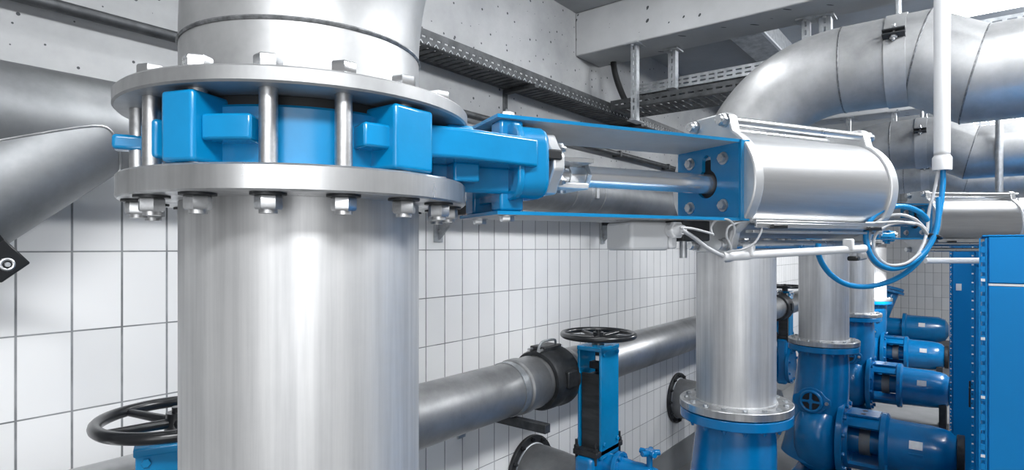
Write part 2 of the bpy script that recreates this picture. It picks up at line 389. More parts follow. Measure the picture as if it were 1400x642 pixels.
def clamp(i, yc, label):
    x = PX[i][0]; z = CZ + .86
    t = thing('pipe_clamp', label, 'clamp', (x, yc, z), 0, 'band clamps on the elbow pipes')
    a = 205
    m = MB(); m.arc((0, .04, 0), (0, -1, 0), RP + .0005, RP + .007, .08, 0, 360 - .01, 72); m.build('band', M['steel_smooth'], t)
    # split ears and bolt on the side that faces the camera
    ang = R(162); ex = Vector((math.cos(ang), 0, math.sin(ang))); tz = Vector((-ex.z, 0, ex.x))
    for k in (-1, 1):
        MB().bar(ex * (RP - .002) + tz * .011 * k, ex * (RP + .045) + tz * .011 * k, .085, .007, up=tz).build('clamp_ear', M['iron'], t, bevel=.002)
    b = MB(); o = ex * (RP + .024)
    b.cyl(o - tz * .045, o + tz * .035, .007, seg=12); b.hexn(o - tz * .014, -tz, .015, .013); b.hexn(o + tz * .014, tz, .015, .012); b.build('clamp_bolt', M['zinc'], t)
    MB().cyl((0, 0, RP + .003), (0, 0, ZC - z), .013, seg=14).build('hanger_rod', M['galv'], t)
clamp(1, .27, 'band clamp with black bolt ears on the largest elbow pipe')
clamp(2, .33, 'band clamp on the middle elbow pipe, below the largest one')
clamp(3, .44, 'band clamp on the lowest, farthest elbow pipe')

# ---- knife gate valve; local +x is the direction of its actuator, z = 0 on its axis
def make_valve(label, loc, rz, toward):
    """toward: local azimuth of the direction that faces the camera; studs are laid out from it"""
    t = thing('knife_gate_valve', label, 'valve', loc, rz, 'blue knife gate valves in the pipes')
    zt, zb = .055, -.051
    m = MB()
    m.lathe([(.2, zb), (.228, zb), (.232, zb + .004), (.232, .036), (.228, .040), (.2, .040), (.2, zb)], seg=96)
    B = M['blue']; m.build('valve_body', B, t)
    MB().ring((0, 0, .040), (0, 0, 1), .198, .222, zt - .040, 72, .001).build('gasket_gap_ring', M['rubber'], t)  # black ring stands in for the shaded gap below the upper flange
    def block(a, r0, r1, w, z0, z1, nm='lug'):
        mt = Matrix.Rotation(a, 4, 'Z')
        MB().box((r0, -w / 2, z0), (r1, w / 2, z1), mt).build(nm, B, t, bevel=.006, seg=3)
    st = [toward + R(-11 + 22.5 * k) for k in range(16)]
    # thick lugs around single studs, flat ribs between
    block(st[0] - R(25), .19, .283, .056, -.048, .05); block(st[0] + R(45), .19, .283, .08, -.048, .05)
    block(st[0] - R(22.5) - R(24), .19, .262, .05, -.035, .022); block(st[0] + R(45) + R(150), .19, .283, .08, -.048, .05)
    block(st[0] - R(22.5) - R(125), .19, .283, .08, -.048, .05)
    block(st[0] - R(68), .22, .292, .034, -.012, .012, 'stop_lug')
    for a0, a1 in ((-19, -4), (28, 42)):
        MB().arc((0, 0, -.018), (0, 0, 1), .225, .272, .036, math.degrees(st[0]) + a0 + 90, math.degrees(st[0]) + a1 + 90, 10).build('body_rib', B, t, bevel=.004)
    # housing of the gate plate
    MB().prism([(.10, -.13), (.155, -.186), (.24, -.186), (.40, -.150), (.40, .150), (.24, .186), (.155, .186), (.10, .13)], (0, 0, -.014), (1, 0, 0), (0, 1, 0), .054).build('bonnet_flange', B, t, bevel=.006, seg=3)
    MB().box((.17, -.10, -.062), (.39, .10, -.010)).build('bonnet', B, t, bevel=.006)
    for sy in (-1, 1):
        MB().box((.235, sy * .11 - .03, -.047), (.285, sy * .11 + .03, -.012)).build('bonnet_foot', B, t, bevel=.004)
        MB().box((.225, sy * .11 - .025, .036), (.275, sy * .11 + .025, .055)).build('bonnet_foot', B, t, bevel=.004)
        for z0, z1 in ((.038, .083), (-.094, -.03)):
            MB().box((.345, sy * .072 - .024, z0), (.395, sy * .072 + .024, z1)).build('mounting_block', B, t, bevel=.005)
    po = []
    for sx, sy in ((1, 1), (-1, 1), (-1, -1), (1, -1)):
        for k in range(5):
            a = {(1, 1): 0, (-1, 1): 90, (-1, -1): 180, (1, -1): 270}[(sx, sy)] + 22.5 * k
            po.append((sx * .10 + .035 * math.cos(R(a)), sy * .035 + .035 * math.sin(R(a))))
    MB().prism(po, (.36, 0, 0), (0, 1, 0), (0, 0, 1), .075).build('gland_box', B, t, bevel=.012, seg=3)
    MB().prism([(a * 1.08, b * 1.06) for a, b in po], (.36, 0, 0), (0, 1, 0), (0, 0, 1), .014).build('gland_flange', B, t, bevel=.004)
    MB().prism([(-.105, -.035), (-.09, -.058), (.09, -.058), (.105, -.035), (.125, -.012), (.125, .018), (.105, .035), (.085, .064), (-.085, .064), (-.105, .035), (-.125, .018), (-.125, -.012)],
               (.446, 0, 0), (0, 1, 0), (0, 0, 1), .026).build('gland_follower', M['head'], t, bevel=.004)
    for sy in (-1, 1):
        for sz in (-.03, .035):
            g = MB(); g.cyl((.43, sy * .095, sz), (.489, sy * .095, sz), .006, seg=10); g.hexn((.472, sy * .095, sz), (1, 0, 0), .011, .01); g.build('gland_stud', M['zinc'], t)
        MB().box((.425, sy * .112 - .018, .006), (.463, sy * .112 + .018, .026)).build('gland_clip', M['iron'], t, bevel=.003)
    MB().box((.40, -.085, .012), (.565, .085, .020)).build('gate_plate', M['steel_bright'], t)
    for k, a in enumerate(st):
        b = MB(); x, y = .2575 * math.cos(a), .2575 * math.sin(a)
        b.cyl((x, y, -.118), (x, y, .079 if k != 3 else -.045), .0125, seg=20); o = b.build('stud_bolt', M['stud'], t)
        n = MB(); w_ = MB(); w_.cyl((x, y, -.0885), (x, y, -.0925), .0245, seg=24); w_.build('washer', M['iron'], o); n.hexn((x, y, -.0925), (0, 0, -1), .0185, .020, rot=random.random()); n.build('nut', M['zinc'], o)
        h = MB(); h.cyl((x, y, .079), (x, y, .0825), .021, seg=24); h.hexn((x, y, .0825), (0, 0, 1), .0195, .018, rot=random.random()); h.build('bolt_head', M['steel_bright'], o)
    return t
def cam_az(x, y, rz): return math.atan2(-y, -x) - rz
A1, A2 = R(-26.6), R(-46.8)
make_valve('large blue knife gate valve clamped between the two wide flanges in front', (*PX[0], VZ), A1, cam_az(*PX[0], A1))
v2 = make_valve('blue knife gate valve behind the foreground actuator', (*PX[1], VZ - .025), A2, cam_az(*PX[1], A2))
dup(v2, None, (*PX[2], VZ - .025), A2, 'blue knife gate valve on the pump pipe with the cross shaped cover')
dup(v2, None, (*PX[3], VZ - .025), A2, 'blue knife gate valve farthest from the front')

def make_actuator(label, loc, rz, ext=0.0):
    t = thing('pneumatic_actuator', label, 'actuator', loc, rz, 'pneumatic valve actuators')
    B, G = M['blue'], M['galv']
    # mounting frame: plates painted on their edges, plain steel on the faces
    for nm, z0, z1 in (('top_plate', .089, .096), ('bottom_plate', -.096, -.089)):
        mb = MB(); mb.box((.335, -.105, z0), (.975 + ext, .105, z1))
        mb.m[0 if z0 > 0 else 1] = 0
        mb.m = [1 if (k == 0 and z0 > 0) or (k == 0 and z0 < 0) else 0 for k in range(6)]
        mb.build(nm, [B, M['greyface']], t)
    e = .955 + ext
    n = 96; inner, outer = [], []
    for k in range(n):
        a = 2 * PI * k / n; ca, sa = math.cos(a), math.sin(a)
        rr = .036 if sa <= 0 else max(.036, min(.015 / max(abs(ca), 1e-6), .072 if abs(ca) < .12 else .068))
        inner.append((ca * rr, sa * rr))
        sc = min(.105 / max(abs(ca), 1e-6), .089 / max(abs(sa), 1e-6)); outer.append((ca * sc, sa * sc))
    MB().holed(outer, inner, (e, 0, 0), (0, 1, 0), (0, 0, 1), .012).build('end_plate', B, t)
    for sy in (-1, 1):
        MB().box((e + .003, sy * .105 - .004, -.096), (e + .032, sy * .105 + .004, .096)).build('side_lip', B, t, bevel=.002)
        for sz in (-1, 1):
            o = (e, sy * .057, sz * .057); b = MB(); b.cyl(o, (e - .003, o[1], o[2]), .0155, seg=20); b.hexn((e - .003, o[1], o[2]), (-1, 0, 0), .0115, .009); b.cyl((e - .01, o[1], o[2]), (e - .0125, o[1], o[2]), .006, .006, seg=6)
            b.build('frame_bolt', M['zinc'], t)
    for sy in (-1, 1):
        for sz, nm in ((1, 0), (-1, 0)):
            b = MB(); o = (.37, sy * .072, sz * .096); b.hexn(o, (0, 0, sz), .0145, .012); b.cyl(o, (o[0], o[1], o[2] + sz * .002), .018, seg=18); b.build('frame_bolt', M['zinc'], t)
    # piston rod and its fork
    MB().cyl((.585, 0, 0), (1.0 + ext, 0, 0), .0245, seg=40).build('piston_rod', M['chrome'], t)
    k = MB(); k.cyl((.545, 0, 0), (.585, 0, 0), .026, seg=8); k.cyl((.52, 0, 0), (.546, 0, 0), .022, seg=24); k.build('rod_end', M['steel_bright'], t, bevel=.002)
    MB().hexn((.583, 0, 0), (1, 0, 0), .031, .014).build('lock_nut', M['zinc'], t)
    f = MB(); f.box((.49, -.05, .020), (.575, .05, .034)); f.box((.49, -.05, -.034), (.575, .05, -.020)); f.box((.49, -.05, -.034), (.505, .05, .034)); f.build('fork', M['head'], t, bevel=.003)
    MB().cyl((.535, 0, .040), (.535, 0, -.040), .010, seg=14).build('fork_pin', M['zinc'], t)
    # cylinder
    def headshape():
        pts = []; rr = .142
        for q in range(72):
            a = 2 * PI * q / 72; x, y = rr * math.cos(a), rr * math.sin(a)
            if abs(x) < .068: y = math.copysign(max(abs(y), .172 - max(0, (abs(x) - .052)) * .9), y)
            pts.append((x, y))
        return pts
    h0, h1 = e + .0125, 1.50 + ext
    for nm, xx, th in (('front_head', h0, .030), ('rear_head', h1 - .030, .030)):
        MB().prism(headshape(), (xx, 0, 0), (0, 1, 0), (0, 0, 1), th).build(nm, M['head'], t, bevel=.004)
    MB().cyl((h0 - .002, 0, 0), (h0 + .001, 0, 0), .062, seg=30).build('recess_shade_disc', M['rubber'], t)  # black disc stands in for the dark recess behind the keyhole
    MB().cyl((h0 + .028, 0, 0), (h1 - .028, 0, 0), .1345, seg=96).build('cylinder_tube', M['alu'], t)
    for sy in (-1, 1):
        for sz in (-1, 1):
            y, z = sy * .05, sz * .152
            r_ = MB().cyl((h0 - .024, y, z), (h1 + .022, y, z), .0115, seg=16).build('tie_rod', M['steel_bright'], t)
            b = MB(); b.cyl((h0, y, z), (h0 - .003, y, z), .0175, seg=20); b.hexn((h0 - .003, y, z), (-1, 0, 0), .0155, .013); b.build('tie_rod_nut', M['zinc'], r_); MB().hexn((h1, y, z), (1, 0, 0), .0155, .013).build('tie_rod_nut', M['zinc'], r_)
    s = MB(); s.box((h0 + .03, -.118, -.101), (h1 - .02, -.1, -.094)); s.box((h0 + .03, -.118, -.112), (h1 - .02, -.112, -.10)); s.box((h0 + .03, -.11, -.124), (h1 - .02, -.085, -.117)); s.build('sensor_rail', M['steel_bright'], t, bevel=.001)
    for xx in (h0 + .075, h1 - .10):
        MB().box((xx, -.128, -.114), (xx + .05, -.111, -.104)).build('position_sensor', M['black'], t, bevel=.002)
    for xx in (h0 + .012, h1 - .016):
        MB().hexn((xx, -.045, -.172), (0, -.3, -1), .013, .022).build('air_fitting', M['zinc'], t)
    return t
make_actuator('big pneumatic actuator with blue bracket and piston rod in the middle of the picture', (*PX[0], VZ - .006), A1)
make_actuator('pneumatic actuator behind the coiled blue hose at right', (*PX[1], VZ - .025), A2, .08)

# ------------------------------------------------------------------ blue pumps
def make_pump(label, loc):
    t = thing('pump', label, 'pump', loc, 0, 'blue pumps in a row'); B = M['blue2']
    H = 1.258
    MB().ring((0, 0, H - .056), (0, 0, 1), .19, RF - .002, .05, 96, .004).build('top_flange', B, t)
    MB().ring((0, 0, H - .006), (0, 0, 1), .19, .255, .006, 64, .001).build('gasket_gap_ring', M['rubber'], t)
    bolt_ring(t, 0, 0, H - .056, .252, 16, R(5), .014, .016, 'flange_bolt', 'blue2', True)
    pts, rad = [], []
    for k in range(15):
        f = k / 14; z = H - .055 - f * .98
        pts.append((-.035 * f, .11 * f * f, z)); rad.append(.198 + .012 * math.sin(min(1, f * 3) * PI / 2) + .03 * f)
    MB().tube(pts, rad, 64).build('casing_bend', B, t)
    MB().lathe([(0, -.16), (.24, -.16), (.30, -.12), (.33, -.04), (.33, .06), (.29, .13), (.22, .17), (0, .17)], (-.02, .03, .44), (0, -1, 0), 64).build('volute', B, t)
    MB().box((-.24, -.16, 0), (.2, .22, .14)).build('base_foot', B, t, bevel=.02)
    # cover with the cross shaped hand wheel
    n = Vector((-.99, .10, .04)).normalized(); ex = Vector((-.10, -.99, 0)).normalized(); ey = n.cross(ex); ey = -ey if ey.z < 0 else ey
    ctr = Vector((-.015, .03, .765)) + n * .205
    po = [(.125 * math.cos(2 * PI * k / 40) * (1.25 if abs(math.cos(2 * PI * k / 40)) > .92 else 1), .118 * math.sin(2 * PI * k / 40)) for k in range(40)]
    cv = MB().prism(po, ctr, ex, ex.cross(-n) if ex.cross(-n).z > 0 else ex.cross(n), .02 * (1 if ex.cross(ex.cross(-n) if ex.cross(-n).z > 0 else ex.cross(n)).dot(n) > 0 else -1)).build('hand_hole_cover', B, t, bevel=.003)
    w = MB(); w.torus(ctr + n * .032, n, .085, .014, 40, 10)
    for q in (0, 1):
        d = ex if q else ey
        w.bar(ctr + n * .032 - d * .085, ctr + n * .032 + d * .085, .02, .018, up=n)
    w.cyl(ctr, ctr + n * .048, .022, seg=16); w.build('cover_wheel', B, cv)
    MB().cyl(ctr + n * .012, ctr + n * .026, .076, seg=32).build('cover_recess', M['iron'], cv)
    MB().hexn(ctr + ex * .125 + n * .018, n, .016, .018).build('cover_bolt', M['zinc'], cv)
    # side flange, lantern, coupling, motor along -y
    az = .44
    MB().lathe([(0, 0), (.335, 0), (.34, .005), (.34, .045), (.335, .05), (0, .05)], (0, -.14, az), (0, -1, 0), 72).build('side_flange', B, t)
    for k in range(12):
        a = 2 * PI * k / 12 + .2
        MB().hexn((.302 * math.cos(a), -.19, az + .302 * math.sin(a)), (0, -1, 0), .02, .022).build('flange_bolt', B, t)
    lan = MB(); lan.arc((0, -.19, az), (0, -1, 0), .215, .245, .27, 42, 138, 18); lan.arc((0, -.19, az), (0, -1, 0), .215, .245, .27, 222, 318, 18)
    lan.arc((0, -.19, az), (0, -1, 0), .20, .25, .03, 0, 359.99, 48); lan.build('lantern', B, t)
    lp = MB().box((-.11, -.44, az + .228), (.13, -.20, az + .248)).build('lantern_plate', B, t, bevel=.004)
    for xx in (-.06, .06): MB().cyl((xx, -.32, az + .2485), (xx, -.32, az + .2495), .022, seg=20).build('plate_hole', M['iron'], lp)
    MB().cyl((0, -.19, az), (0, -.46, az), .11, .10, seg=36).build('coupling_guard', B, t)
    MB().cyl((0, -.29, az), (0, -.37, az), .118, seg=36).build('coupling', M['greypipe'], t)
    mo = MB().lathe([(0, 0), (.262, 0), (.266, .005), (.266, .04), (.25, .05), (.228, .06), (.224, .10), (.218, .34), (.206, .43), (.19, .475), (.165, .50), (.16, .53), (.10, .55), (0, .552)], (0, -.45, az), (0, -1, 0), 72).build('motor', B, t)
    MB().ring((0, -.96, az), (0, -1, 0), .10, .18, .05, 40, .004).build('fan_cowl', M['iron'], mo)
    a = R(155)
    MB().prism([(-.045, -.032), (.045, -.032), (.045, .032), (-.045, .032)], (.2185 * math.cos(a), -.70, az + .2185 * math.sin(a)), (0, -1, 0), (math.sin(a) * 1, 0, -math.cos(a)), .006 if True else 0).build('nameplate', M['label'], mo)
    MB().bar((-.222 * .98, -.70, az + .03), (-.205, -.70, az - .075), .10, .01, up=(-1, 0, 0)).build('lifting_boss', B, mo, bevel=.003)
    lg = MB(); lg.box((-.15, -.93, 0), (-.07, -.86, az - .14)); lg.box((.07, -.93, 0), (.15, -.86, az - .14)); lg.box((-.17, -.95, 0), (.17, -.84, .02)); lg.build('motor_stand', M['iron'], t, bevel=.004)
    MB().tube([(-.235, -.50, az - .1), (-.24, -.50, az - .19), (-.16, -.50, az - .22)], .012, 10).build('drain_pipe', B, t)
    return t
p1 = make_pump('nearest blue pump, only its bend and bolted top flange in view', (*PX[1], 0))
PL = ['blue pump with the cross shaped cover and the largest motor in view', 'blue pump behind the cross covered one, its motor partly hidden',
      'farthest blue pump under the glaring bright pipe']
for i, lb in zip((2, 3, 4), PL): dup(p1, None, (*PX[i], 0), None, lb)

# fifth small motor unit near the end wall with its upright discharge pipe
t = thing('pump', 'small far pump with a slanting blue riser beside the tiled end wall', 'pump', (13.2, 1.45, 0), 0, 'blue pumps in a row')
B = M['blue2']
MB().tube([(0, 0, .3), (0, -.02, .7), (.08, -.12, .98), (.16, -.24, 1.26)], [.16, .15, .13, .11], 32).build('riser', B, t)
MB().ring((.155, -.235, 1.24), (.16, -.2, .9), .0, .19, .05, 40).build('top_flange', B, t)
MB().ring((.166, -.249, 1.30), (.16, -.2, .9), .0, .17, .05, 40).build('counter_flange', B, t)
MB().lathe([(0, 0), (.26, 0), (.3, .06), (.3, .2), (.24, .26), (0, .26)], (0, .1, .62), (0, -1, 0), 48).build('volute', B, t)
MB().lathe([(0, 0), (.17, 0), (.17, .24), (.27, .26), (.27, .31), (.24, .33), (.23, .8), (.19, .9), (.1, .95), (0, .955)], (0, -.16, .62), (0, -1, 0), 48).build('motor', B, t)
MB().prism([(-.05, -.035), (.05, -.035), (.05, .035), (-.05, .035)], (-.232 * math.cos(.4), -.72, .62 + .232 * math.sin(.4)), (0, -1, 0), (math.sin(.4), 0, math.cos(.4)), .006).build('nameplate', M['label'], t)
MB().box((-.2, -.95, 0), (.2, .2, .36)).build('pedestal', B, t, bevel=.02)

# ------------------------------------------------------------------ pipes along the tiled wall
# upper wall pipe with its slanting branch
PZ, PY, PR = CZ + .345, 1.97, .135
t = thing('service_pipe', 'dull grey pipe high on the wall with a slanting welded branch at left', 'pipe', (.612, PY, PZ))
MB().cyl((-2.1, 0, 0), (8.5, 0, 0), PR, seg=64).build('main_pipe', M['darkpipe'], t)
bd = Vector((-math.cos(R(40)), 0, -math.sin(R(40))))
BO = Vector((.03, 0, .055)); pv = Vector((math.sin(R(40)), 0, -math.cos(R(40)))); br = PR - .0015
near, far = [], []
for k in range(96):
    a = 2 * PI * k / 96; q = BO + pv * br * math.cos(a) + Vector((0, br * math.sin(a), 0))
    # where this generator leaves the main pipe
    A_, B_, C_ = bd.z ** 2, 2 * q.z * bd.z, q.y ** 2 + q.z ** 2 - PR ** 2
    disc = max(0, B_ * B_ - 4 * A_ * C_); tt = (-B_ + math.sqrt(disc)) / (2 * A_)
    near.append(q + bd * tt); far.append(q + bd * 1.6)
mb = MB(); mb.add(near + far, [(k, (k + 1) % 96, 96 + (k + 1) % 96, 96 + k) for k in range(96)]); mb.build('branch_pipe', M['darkpipe'], t)
MB().tube(near, .0035, 6, closed=True).build('weld_seam', M['flange'], t)
for xx, rr in ((2.35, .139), (2.52, .137), (2.68, .139), (5.6, .139)):
    MB().cyl((xx, 0, 0), (xx + .045, 0, 0), rr, seg=64, ch=.003).build('pipe_collar', M['darkpipe'], t)
MB().bar((2.57, -.139, .06), (2.57, -.139, -.04), .03, .012, up=(0, -1, 0)).build('collar_bolt', M['zinc'], t)
# black clamp of the branch at the left edge
cc = Vector((.612, PY, PZ)) + BO + bd * .50
t = thing('branch_clamp', 'black bolted clamp around the slanting branch pipe at the left edge', 'clamp', cc)
q = MB(); q.arc(Vector((0, 0, 0)) - bd * .035, bd, PR + .0005, PR + .022, .07, 0, 359.99, 64); q.build('band', M['black'], t)
pv = Vector((math.sin(R(40)), 0, -math.cos(R(40))))
q = MB(); q.bar(pv * (PR - .03) + Vector((0, -.085, 0)), pv * (PR + .05) + Vector((0, -.085, 0)), .075, .06, up=(0, 1, 0)); q.build('clamp_ear', M['black'], t, bevel=.004)
q = MB(); o = pv * (PR + .022) + Vector((0, -.116, 0)); q.torus(o, (0, 1, 0), .013, .004, 20, 8); q.cyl(o, o + Vector((0, -.008, 0)), .006, seg=10); q.build('clamp_bolt', M['zinc'], t)

# lower wall pipe
LZ, LY = CZ - .731, 1.887
t = thing('service_pipe', 'long dull grey pipe low along the tiles with a black coupling', 'pipe', (0, LY, LZ))
MB().cyl((-.6, 0, 0), (9.5, 0, 0), PR, seg=64).build('pipe', M['wallsteel'], t)
MB().lathe([(.136, 0), (.146, .008), (.147, .05), (.140, .07), (.142, .16), (.136, .17)], (2.40, 0, 0), (1, 0, 0), 64).build('sleeve', M['wallsteel'], t)
def coupling(x0, nm):
    g = MB().lathe([(.137, 0), (.158, 0), (.166, .02), (.168, .09), (.163, .14), (.172, .16), (.172, .2), (.15, .215), (.137, .215)], (x0, 0, 0), (1, 0, 0), 64).build(nm, M['iron'], t)
    MB().box((x0 + .02, -.05, .15), (x0 + .19, .05, .185)).build('coupling_lug', M['iron'], g, bevel=.006)
    MB().box((x0 + .06, -.182, -.03), (x0 + .15, -.155, .06)).build('coupling_lug', M['iron'], g, bevel=.006)
    MB().tube(smooth([(x0 + .0, -.02, .16), (x0 + .01, -.03, .205), (x0 + .06, -.03, .215), (x0 + .15, -.03, .21), (x0 + .165, -.02, .17)], 6), .007, 10).build('coupling_handle', M['galv'], g)
    for yy in (-.035, .035):
        MB().cyl((x0 - .01, yy, .168), (x0 + .21, yy, .168), .009, seg=10).build('coupling_bolt', M['zinc'], g)
coupling(2.60, 'coupling'); coupling(7.55, 'coupling')
MB().lathe([(.136, 0), (.150, .01), (.150, .05), (.136, .10)], (2.81, 0, 0), (1, 0, 0), 64).build('sleeve', M['wallsteel'], t)
def pipe_bracket(x, z, y, label, grp, pr, low=True):
    b = thing('pipe_bracket', label, 'bracket', (x, WY, z), 0, grp)
    MB().box((-.03, -.012, -.16), (.03, 0, .07)).build('wall_plate', M['galv'], b, bevel=.002)
    q = MB(); yy = -(WY - y) - pr * .9 - (.13 if low else 0)
    q.box((-.022, yy, -.022), (.022, -.012, .022)); q.build('arm', M['tray'], b, bevel=.002)
    if low:
        st = MB(); st.arc((-.02, -(WY - y), pr + .022), (1, 0, 0), pr + .001, pr + .005, .04, 0, 359.9, 48); st.build('strap', M['galv'], b)
    else:
        MB().prism([(0, 0), (-.14, 0), (0, -.13)], (-.006, -.012, -.02), (0, 1, 0), (0, 0, 1), .012).build('gusset', M['galv'], b)
    MB().hexn((0, -.012, -.10), (0, -1, 0), .012, .012).build('anchor_bolt', M['zinc'], b)
    return b
LB = 'brackets carrying the low wall pipe'
pipe_bracket(2.36, LZ - PR - .022, LY, 'strap bracket carrying the low wall pipe beside its black coupling', LB, PR)
UB = 'brackets carrying the high wall pipe'
def wallx(u): 
    k = (u - 700) / FOC; return WY / (s_ - k * c_) * (c_ + k * s_)
pipe_bracket(wallx(598), PZ - PR - .022, PY, 'small steel wall bracket under the front valve flange', UB, PR, False)
pipe_bracket(wallx(823), PZ - PR - .022, PY, 'dark steel wall bracket behind the lower blue plate', UB, PR, False)

# conduit along the concrete band
tag(MB().cyl((X0, WY - .05, CZ + .728), (9, WY - .05, CZ + .728), .019, seg=24).build('conduit', M['tray']), 'dark conduit running along the concrete wall below the cable tray', 'conduit')
for u in (690, 838, 905):
    x = wallx(u)
    tag(MB().box((x - .012, WY - .074, CZ + .705), (x + .012, WY - .0005, CZ + .752)).build('conduit_clip', M['tray'], bevel=.002),
        {690: 'conduit clip right of the front valve bolts', 838: 'conduit clip seen between the blue bracket plates', 905: 'conduit clip near the right end of the bracket opening'}[u], 'clip', 'conduit clips on the concrete')

# ------------------------------------------------------------------ branch pipes from the wall with their gate valves
def branch(x, label, yv):
    t = thing('branch_pipe', label, 'pipe', (x, WY, CZ - 1.43), 0, 'branch pipes out of the tiled wall')
    MB().lathe([(.182, 0), (.182, .10), (.175, .22), (.150, .40), (.148, WY - yv - .06)], (0, 0, 0), (0, -1, 0), 48).build('pipe', M['greypipe'], t)
    MB().ring((0, -.001, 0), (0, -1, 0), .14, .235, .022, 56).build('wall_flange', M['iron'], t)
    MB().ring((0, -(WY - yv - .085), 0), (0, -1, 0), 0, .21, .025, 48).build('end_flange', M['greypipe'], t)
    for k in range(12):
        a = 2 * PI * k / 12; g = MB(); o = (.212 * math.cos(a), -.022, .212 * math.sin(a)); g.hexn(o, (0, -1, 0), .016, .014); g.cyl(o, (o[0], -.046, o[2]), .008, seg=8); g.build('flange_bolt', M['iron'], t)
    MB().torus((0, -.026, 0), (0, 1, 0), .184, .006, 40, 6).build('weld_seam', M['galv'], t)
    return t
BXL = [2.93, 5.42]
branch(3.0, 'grey branch pipe out of the wall, leading to the tall handwheel valve', 1.66)
branch(5.36, 'short grey branch pipe from the wall behind the nearest pump flange', 1.25)
branch(7.95, 'far grey branch pipe from the wall behind the upright pump pipes', 1.85)
def make_gate(label, loc, wr=.215, rz=0):
    """origin on the pipe axis; flow along y"""
    t = thing('gate_valve', label, 'valve', loc, rz, 'handwheel gate valves by the wall'); B = M['blue2']
    MB().box((-.17, -.06, -.22), (.17, .06, .34)).build('body', B, t, bevel=.03, seg=3)
    for y in (-.09, .05):
        MB().ring((0, y + .04, 0), (0, -1, 0), .0, .225, .04, 56).build('body_flange', B, t)
    for k in range(8):
        a = 2 * PI * k / 8 + .39; MB().hexn((.19 * math.cos(a), -.09, .19 * math.sin(a)), (0, -1, 0), .018, .02).build('flange_bolt', B, t)
    MB().box((-.15, -.075, .34), (.15, .075, .37)).build('packing_plate', M['iron'], t, bevel=.004)
    for xx in (-.135, .135):
        for yy in (-.06, .06):
            g = MB(); g.cyl((xx, yy, .30), (xx, yy, .42), .008, seg=10); g.hexn((xx, yy, .37), (0, 0, 1), .016, .018); g.build('packing_bolt', M['iron'], t)
    for yy in (-.068, .068):
        MB().box((-.10, yy - .007, .32), (.10, yy + .007, .92)).build('yoke_plate', M['blue'], t, bevel=.003)
    MB().box((-.105, -.077, .905), (.105, .077, .93)).build('yoke_head', M['blue'], t, bevel=.005)
    for xx in (-.075, .075):
        for yy in (-.077, .077):
            MB().hexn((xx, yy, .89), (0, math.copysign(1, yy), 0), .012, .01).build('yoke_bolt', M['blue'], t)
            MB().hexn((xx, yy, .40), (0, math.copysign(1, yy), 0), .012, .01).build('yoke_bolt', M['blue'], t)
    MB().box((-.085, -.055, .36), (-.075, .055, .78)).build('gate_guard', M['guard'], t)
    MB().box((-.075, -.012, .37), (.09, .012, .78)).build('gate_plate', M['guard'], t)
    MB().cyl((0, 0, .76), (0, 0, .96), .018, seg=16).build('stem', M['iron'], t)
    MB().box((-.05, -.03, .80), (.05, .03, .84)).build('stem_nut', M['iron'], t, bevel=.004)
    MB().box((-.0995, -.0615, .86), (-.085, -.04, .885)).build('tag_plate', M['white'], t)
    w = MB(); w.torus((0, 0, .985), (0, 0, 1), wr - .017, .017, 72, 12)
    for k in range(5):
        a = R(61 + 72 * k); w.tube([(.03 * math.cos(a), .03 * math.sin(a), .972), ((wr - .02) * math.cos(a), (wr - .02) * math.sin(a), .983)], [.014, .011], 10)
    w.cyl((0, 0, .93), (0, 0, 1.0), .036, .03, 20); w.cyl((0, 0, 1.0), (0, 0, 1.015), .016, seg=10)
    w.build('handwheel', M['black'], t)
    MB().tube([(0, -.05, .27), (0, -.14, .27), (0, -.22, .27), (0, -.26, .27), (0, -.34, .265), (0, -.39, .25)], [.062, .058, .050, .052, .046, .03], 20).build('side_neck', B, t)
    MB().ring((0, -.12, .27), (0, -1, 0), .0, .085, .025, 36).build('neck_flange', B, t)
    for k in range(6):
        a = 2 * PI * k / 6; MB().hexn((.068 * math.cos(a), -.145, .27 + .068 * math.sin(a)), (0, -1, 0), .012, .012).build('flange_bolt', B, t)
    MB().cyl((0, -.31, .27), (0, -.31, .375), .016, seg=12).build('vent_stem', B, t)
    k_ = MB()
    for q in range(5):
        a = 2 * PI * q / 5 + .3; k_.tube([(0, -.31, .385), (.055 * math.cos(a), -.31 + .055 * math.sin(a), .39)], [.020, .015], 8)
    k_.cyl((0, -.31, .37), (0, -.31, .405), .026, seg=14); k_.build('vent_knob', M['blue2'], t, bevel=.002)
    return t
gz = CZ - .49 - .985
g2 = make_gate('blue gate valve with complete black handwheel in front of the low wall pipe', (2.89, 1.657, gz))
g1 = dup(g2, None, (.683, 1.687, CZ - .457 - .985 * .93), R(-22), 'blue gate valve whose black handwheel sticks out left of the front pipe'); g1.scale = (.93, .93, .93)
dup(g2, None, (7.92, 1.86, gz), 0, 'small far blue gate valve between the upright pump pipes')

# ------------------------------------------------------------------ cable trays and hangers
def perf(mb, p0, p1, up_, h, th, pitch=.05, slot=.026, rows=1, edge=.012):
    """strip with real slots between its rails"""
    p0, p1, u = Vector(p0), Vector(p1), Vector(up_).normalized(); d = (p1 - p0); Ln = d.length; d.normalize()
    nr = rows + 1; sh = .010; band = (h - rows * sh) / nr
    for k in range(nr):
        off = band / 2 + k * (band + sh); mb.bar(p0 + u * off, p1 + u * off, th, band, up=u)
    n = int(Ln / pitch)
    for r in range(rows):
        off = band + sh / 2 + r * (band + sh)
        for i in range(n + 1):
            a = i * pitch; b = min(Ln, a + pitch - slot)
            if b > a: mb.bar(p0 + d * a + u * off, p0 + d * b + u * off, th, sh, up=u)
TB = CZ + .949
t = thing('cable_tray', 'dark perforated cable tray along the concrete wall', 'cable tray', (0, 0, TB))
xa, xb = X0, 7.5
m = MB(); perf(m, (xa, 2.01, 0), (xb, 2.01, 0), (0, 0, 1), .07, .004); m.build('side_rail', M['tray'], t)
